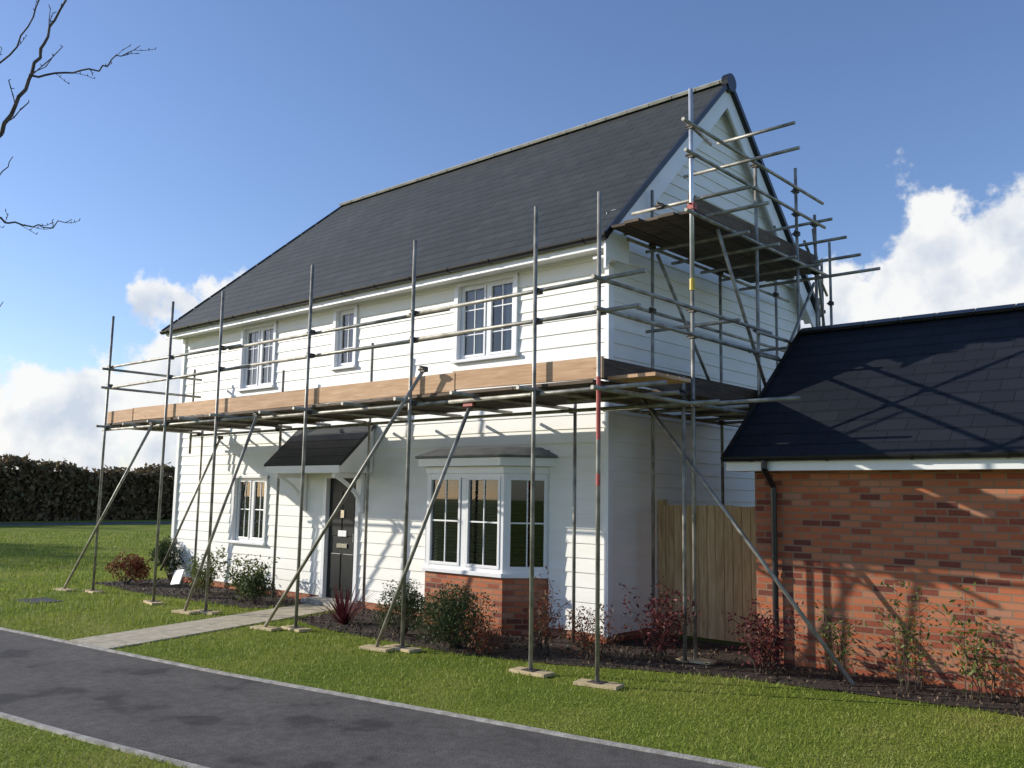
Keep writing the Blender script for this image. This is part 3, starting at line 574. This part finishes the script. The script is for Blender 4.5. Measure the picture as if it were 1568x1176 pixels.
twiggy("nandina_shrub",-.1,-1.2,.95,.4,16,6,.022,M['leaf_red']); twiggy("nandina_shrub",.55,-1.05,.6,.5,18,8,.022,M['leaf_red']); twiggy("nandina_shrub",1.15,-.55,.9,.38,15,9,.03,M['leaf_purple'])
twiggy("nandina_shrub",2.35,-.35,.8,.38,16,10,.028,M['leaf_purple']); twiggy("low_berry_shrub",-.5,-1.7,.4,.35,12,8,.02,M['leaf_red'])
twiggy("rose_shrub",3.05,-.05,.8,.3,8,5,.028,M['leaf_green']); twiggy("rose_shrub",3.75,-.1,1.0,.3,8,6,.03,M['leaf_green']); twiggy("rose_shrub",4.45,-.05,1.05,.42,9,6,.03,M['leaf_green']); twiggy("rose_shrub",5.3,-.05,.9,.35,9,6,.03,M['leaf_green'])
e=empty("phormium_plant"); V=[];F=[]
for i in range(90):
    a=rng.uniform(0,6.28); ln=rng.uniform(.4,.75); tilt=rng.uniform(.15,1.1); wd_=.014; side=(-math.sin(a),math.cos(a)); o=len(V)
    for j in range(6):
        t_=j/5; rr=ln*t_*math.sin(tilt)*(1+.15*t_); zz=ln*(t_*math.cos(tilt)-.28*t_*t_*math.sin(tilt)); w_=wd_*(1-t_**2*.95)
        cx,cy=-3.65+math.cos(a)*(rr+.03),-1.35+math.sin(a)*(rr+.03)
        V+= [(cx-side[0]*w_,cy-side[1]*w_,max(.01,zz)),(cx+side[0]*w_,cy+side[1]*w_,max(.01,zz))]
    F+=[(o+2*j,o+2*j+1,o+2*j+3,o+2*j+2) for j in range(5)]
arrmesh("leaves",V,F,M['leaf_purple'],e)
e=empty("garden_sign"); w=MB(); w.beam((-8.35,-1.35,.0),(-8.35,-1.35,.3),.03,.02); w.obj("stake",M['stem'],e)
w=MB(); w.beam((-8.52,-1.38,.32),(-8.18,-1.40,.36),.02,.26,up=(.1,.35,1)); w.obj("board",M['trim'],e)
nh=34000
t_=rng.random(nh); hx=-46.5-9*t_; hy=-14+62*t_; top=3.55-1.0*t_+.22*np.sin(hy*.7)+.15*np.sin(hy*1.9+1)
side=rng.random(nh); zz=np.where(side<.75,rng.random(nh)*top,top+rng.normal(0,.15,nh)); xx=hx+np.where(side<.75,rng.normal(.9,.16,nh),rng.uniform(-1,1,nh))
e=empty("hedge"); leaves("foliage",np.stack([xx,hy,zz],1),.17,M['leaf_brown'],e,.6)
w=MB(); w.add([(-46.0,-14,0),(-47.2,-14,0),(-56.2,48,0),(-55,48,0),(-46.0,-14,3.35),(-47.2,-14,3.35),(-56.2,48,2.4),(-55,48,2.4)],[(0,3,2,1),(4,5,6,7),(0,4,7,3),(1,2,6,5),(0,1,5,4),(3,7,6,2)])
w.obj("core",noisy("hedge_core",(.03,.024,.014),(.07,.052,.03),3,.95),e)
def baretree(name,x,y,hh,r0,depth=5,seed=1,fork=3):
    rs=random.Random(seed); s=MB()
    def br(p,d_,ln,r,dp):
        q=p; dd=d_.copy(); k_=3
        for i in range(k_):
            dd=(dd+Vector((rs.gauss(0,.12),rs.gauss(0,.12),rs.gauss(.04,.06)))).normalized(); q2=q+dd*ln/k_
            s.tube(q,q2,r*(1-.3*i/k_),r*(1-.3*(i+1)/k_),n=6 if r>.02 else 4,cap=False); q=q2
            if dp>0 and i>0:
                ax=Vector((rs.gauss(0,1),rs.gauss(0,1),rs.gauss(0,.4))).normalized(); br(q,(dd*.75+ax*.6).normalized(),ln*.6,r*.5,dp-1)
        if dp>0:
            for _ in range(fork-1):
                ax=Vector((rs.gauss(0,1),rs.gauss(0,1),rs.gauss(.1,.4))).normalized(); br(q,(dd+ax*.5).normalized(),ln*.72,r*.65,dp-1)
    br(Vector((x,y,0)),Vector((0,0,1)),hh*.36,r0,depth); return s.obj(name,M['bark'])
baretree("bare_tree",-58,-.5,9,.07,5,3)
baretree("bare_tree",-44,-12,10,.25,5,12); baretree("bare_tree",-36,-7,8,.2,4,15); baretree("bare_tree",-31,-5,6,.15,5,16); baretree("bare_tree",-27,-6.5,6,.15,4,17)
# near tree (trunk just left of view) with hand-placed boughs
bx,by=2.98,-5.22
def TP(lat,z,dd=0): return Vector((bx+lat*.745-dd*.667,by+lat*.667+dd*.745,z))
s=MB()
def path(pts,r0,r1,twigs=0,seed=0):
    rs=random.Random(seed); n=len(pts)-1
    fine=[]
    for i in range(n):
        for j in range(4): 
            p=Vector(pts[i]).lerp(Vector(pts[i+1]),j/4); fine.append(p+Vector((rs.gauss(0,.008),rs.gauss(0,.008),rs.gauss(0,.008))))
    fine.append(Vector(pts[-1])); m_=len(fine)-1
    for i in range(m_):
        ra=r0+(r1-r0)*i/m_; rb=r0+(r1-r0)*(i+1)/m_; s.tube(fine[i],fine[i+1],ra,rb,n=7,cap=False)
        if twigs and i%2==1 and i>1:
            d_=(fine[i+1]-fine[i]).normalized(); side=Vector((rs.gauss(0,1),rs.gauss(0,1),rs.gauss(0,1))).normalized(); dd=(d_*.8+side*.6).normalized(); L_=rs.uniform(.06,.26)*twigs
            p=fine[i]
            for _ in range(3):
                q=p+dd*L_/3; s.tube(p,q,max(.0022,ra*.35),max(.0018,ra*.25),n=5,cap=False); s.tube(q,q+Vector((rs.gauss(0,.01),rs.gauss(0,.01),.015)),.0035,.002,n=5,cap=False)
                dd=(dd+Vector((rs.gauss(0,.2),rs.gauss(0,.2),rs.gauss(.1,.15)))).normalized(); p=q
path([TP(-4.35,0),TP(-4.33,1.5),TP(-4.38,3.2),TP(-4.2,5),TP(-4.25,7)],.08,.03)
path([TP(-4.33,3.4),TP(-3.9,3.95),TP(-3.56,4.28),TP(-3.45,4.55),TP(-3.36,4.8),TP(-3.30,5.0),TP(-3.19,5.26),TP(-3.1,5.7)],.019,.005,1.2,1)
path([TP(-3.40,4.70),TP(-3.15,4.74),TP(-2.92,4.765),TP(-2.8,4.86),TP(-2.64,4.94)],.008,.0025,.7,2)
path([TP(-4.35,2.9),TP(-3.9,3.55),TP(-3.51,3.68),TP(-3.35,3.63),TP(-3.2,3.63),TP(-3.02,3.68)],.010,.0025,.7,3)
path([TP(-3.9,4.5),TP(-3.55,4.85),TP(-3.4,5.15),TP(-3.33,5.4)],.008,.003,.9,4)
path([TP(-3.9,3.9),TP(-3.55,3.98),TP(-3.46,4.12)],.006,.0025,0,5)
path([TP(-3.9,2.6),TP(-3.55,2.95),TP(-3.44,3.1)],.006,.0025,0,6)
path([TP(-4.3,4.5),TP(-3.8,5.3),TP(-3.5,5.9)],.02,.007,1,7)
s.obj("bare_tree",M['bark'])
# ---------------------------------------------------------------- LIGHT, SKY
AZ=math.radians(60); EL=math.radians(21)
sv=Vector((-math.sin(AZ)*math.cos(EL),-math.cos(AZ)*math.cos(EL),math.sin(EL)))
sl=bpy.data.lights.new("sun","SUN"); sl.energy=5; sl.angle=math.radians(.5); sl.color=(1,.94,.83)
so=bpy.data.objects.new("sun",sl); so.rotation_euler=sv.to_track_quat('Z','Y').to_euler(); sc.collection.objects.link(so)
wd_=bpy.data.worlds.new("World"); sc.world=wd_; wd_.use_nodes=True; nt=wd_.node_tree; bg=nt.nodes["Background"]; out=nt.nodes["World Output"]
sky=nt.nodes.new("ShaderNodeTexSky"); sky.sky_type='NISHITA'; sky.sun_disc=False; sky.sun_elevation=EL; sky.sun_rotation=math.atan2(sv.x,sv.y)%(2*math.pi)
sky.air_density=1.0; sky.dust_density=.4; sky.ozone_density=3.0; bg.inputs[1].default_value=.13
tint=nt.nodes.new("ShaderNodeMix"); tint.data_type='RGBA'; tint.blend_type='MULTIPLY'; tint.inputs[0].default_value=1; nt.links.new(sky.outputs[0],tint.inputs[6]); tint.inputs[7].default_value=(1.22,1.2,1.36,1); nt.links.new(tint.outputs[2],bg.inputs[0])
tc=nt.nodes.new("ShaderNodeTexCoord"); sep=nt.nodes.new("ShaderNodeSeparateXYZ"); nt.links.new(tc.outputs["Generated"],sep.inputs[0])
def mth(op,a,b_=None,c_=None,clamp=False):
    n=nt.nodes.new("ShaderNodeMath"); n.operation=op; n.use_clamp=clamp
    for i,v_ in enumerate((a,b_,c_)):
        if v_ is None: continue
        if isinstance(v_,(int,float)): n.inputs[i].default_value=v_
        else: nt.links.new(v_,n.inputs[i])
    return n.outputs[0]
az=mth('ARCTAN2',sep.outputs[0],sep.outputs[1]); el=mth('ARCSINE',sep.outputs[2])
def blob(a0,e0,ra,re_):
    u=mth('DIVIDE',mth('SUBTRACT',az,math.radians(a0)),math.radians(ra)); v_=mth('DIVIDE',mth('SUBTRACT',el,math.radians(e0)),math.radians(re_))
    return mth('SUBTRACT',1.0,mth('ADD',mth('MULTIPLY',u,u),mth('MULTIPLY',v_,v_)))
env=None
for b4 in ((-61.5,5,5,8.5),(-57,8,3.5,5),(-69,2,7,5),(-16,9.5,7,8.5),(-21,9,4,5),(-4,6,8,8),(20,6,20,9),(-95,5,12,8)):
    bl=blob(*b4); env=bl if env is None else mth('MAXIMUM',env,bl)
no=nt.nodes.new("ShaderNodeTexNoise"); no.inputs["Scale"].default_value=14; no.inputs["Detail"].default_value=9; no.inputs["Roughness"].default_value=.58; nt.links.new(tc.outputs["Generated"],no.inputs[0])
dens=mth('ADD',mth('MAXIMUM',env,-1.6),mth('MULTIPLY',mth('SUBTRACT',no.outputs[0],.45),4.0))
mr=nt.nodes.new("ShaderNodeMapRange"); mr.interpolation_type='SMOOTHSTEP'; nt.links.new(dens,mr.inputs[0]); mr.inputs[1].default_value=.12; mr.inputs[2].default_value=.55
no2=nt.nodes.new("ShaderNodeTexNoise"); no2.inputs["Scale"].default_value=18; no2.inputs["Detail"].default_value=7; nt.links.new(tc.outputs["Generated"],no2.inputs[0])
cr=nt.nodes.new("ShaderNodeValToRGB"); cr.color_ramp.elements[0].position=.34; cr.color_ramp.elements[0].color=(.64,.71,.82,1); cr.color_ramp.elements[1].position=.55; cr.color_ramp.elements[1].color=(1,1,.99,1); nt.links.new(no2.outputs[0],cr.inputs[0])
bg2=nt.nodes.new("ShaderNodeBackground"); nt.links.new(cr.outputs[0],bg2.inputs[0]); bg2.inputs[1].default_value=.97
mxs=nt.nodes.new("ShaderNodeMixShader"); nt.links.new(mth('MULTIPLY',mr.outputs[0],.96),mxs.inputs[0]); nt.links.new(bg.outputs[0],mxs.inputs[1]); nt.links.new(bg2.outputs[0],mxs.inputs[2]); nt.links.new(mxs.outputs[0],out.inputs[0])
sc.view_settings.view_transform='Standard'; sc.view_settings.look='None'; sc.view_settings.exposure=0
# ---------------------------------------------------------------- CAMERA
yaw,pit,rol=math.radians(41.85),math.radians(7.105),math.radians(.945)
F_=Vector((-math.sin(yaw)*math.cos(pit),math.cos(yaw)*math.cos(pit),math.sin(pit))); r0=Vector((math.cos(yaw),math.sin(yaw),0)); u0=r0.cross(F_)
R_=r0*math.cos(rol)+u0*math.sin(rol); U_=u0*math.cos(rol)-r0*math.sin(rol)
cam=bpy.data.cameras.new("camera"); cam.sensor_width=36; cam.lens=1387.7/1568*36; cam.clip_end=2000
co=bpy.data.objects.new("camera",cam); sc.collection.objects.link(co)
co.matrix_world=Matrix(((R_.x,U_.x,-F_.x,CX),(R_.y,U_.y,-F_.y,CY),(R_.z,U_.z,-F_.z,1.85),(0,0,0,1))); sc.camera=co
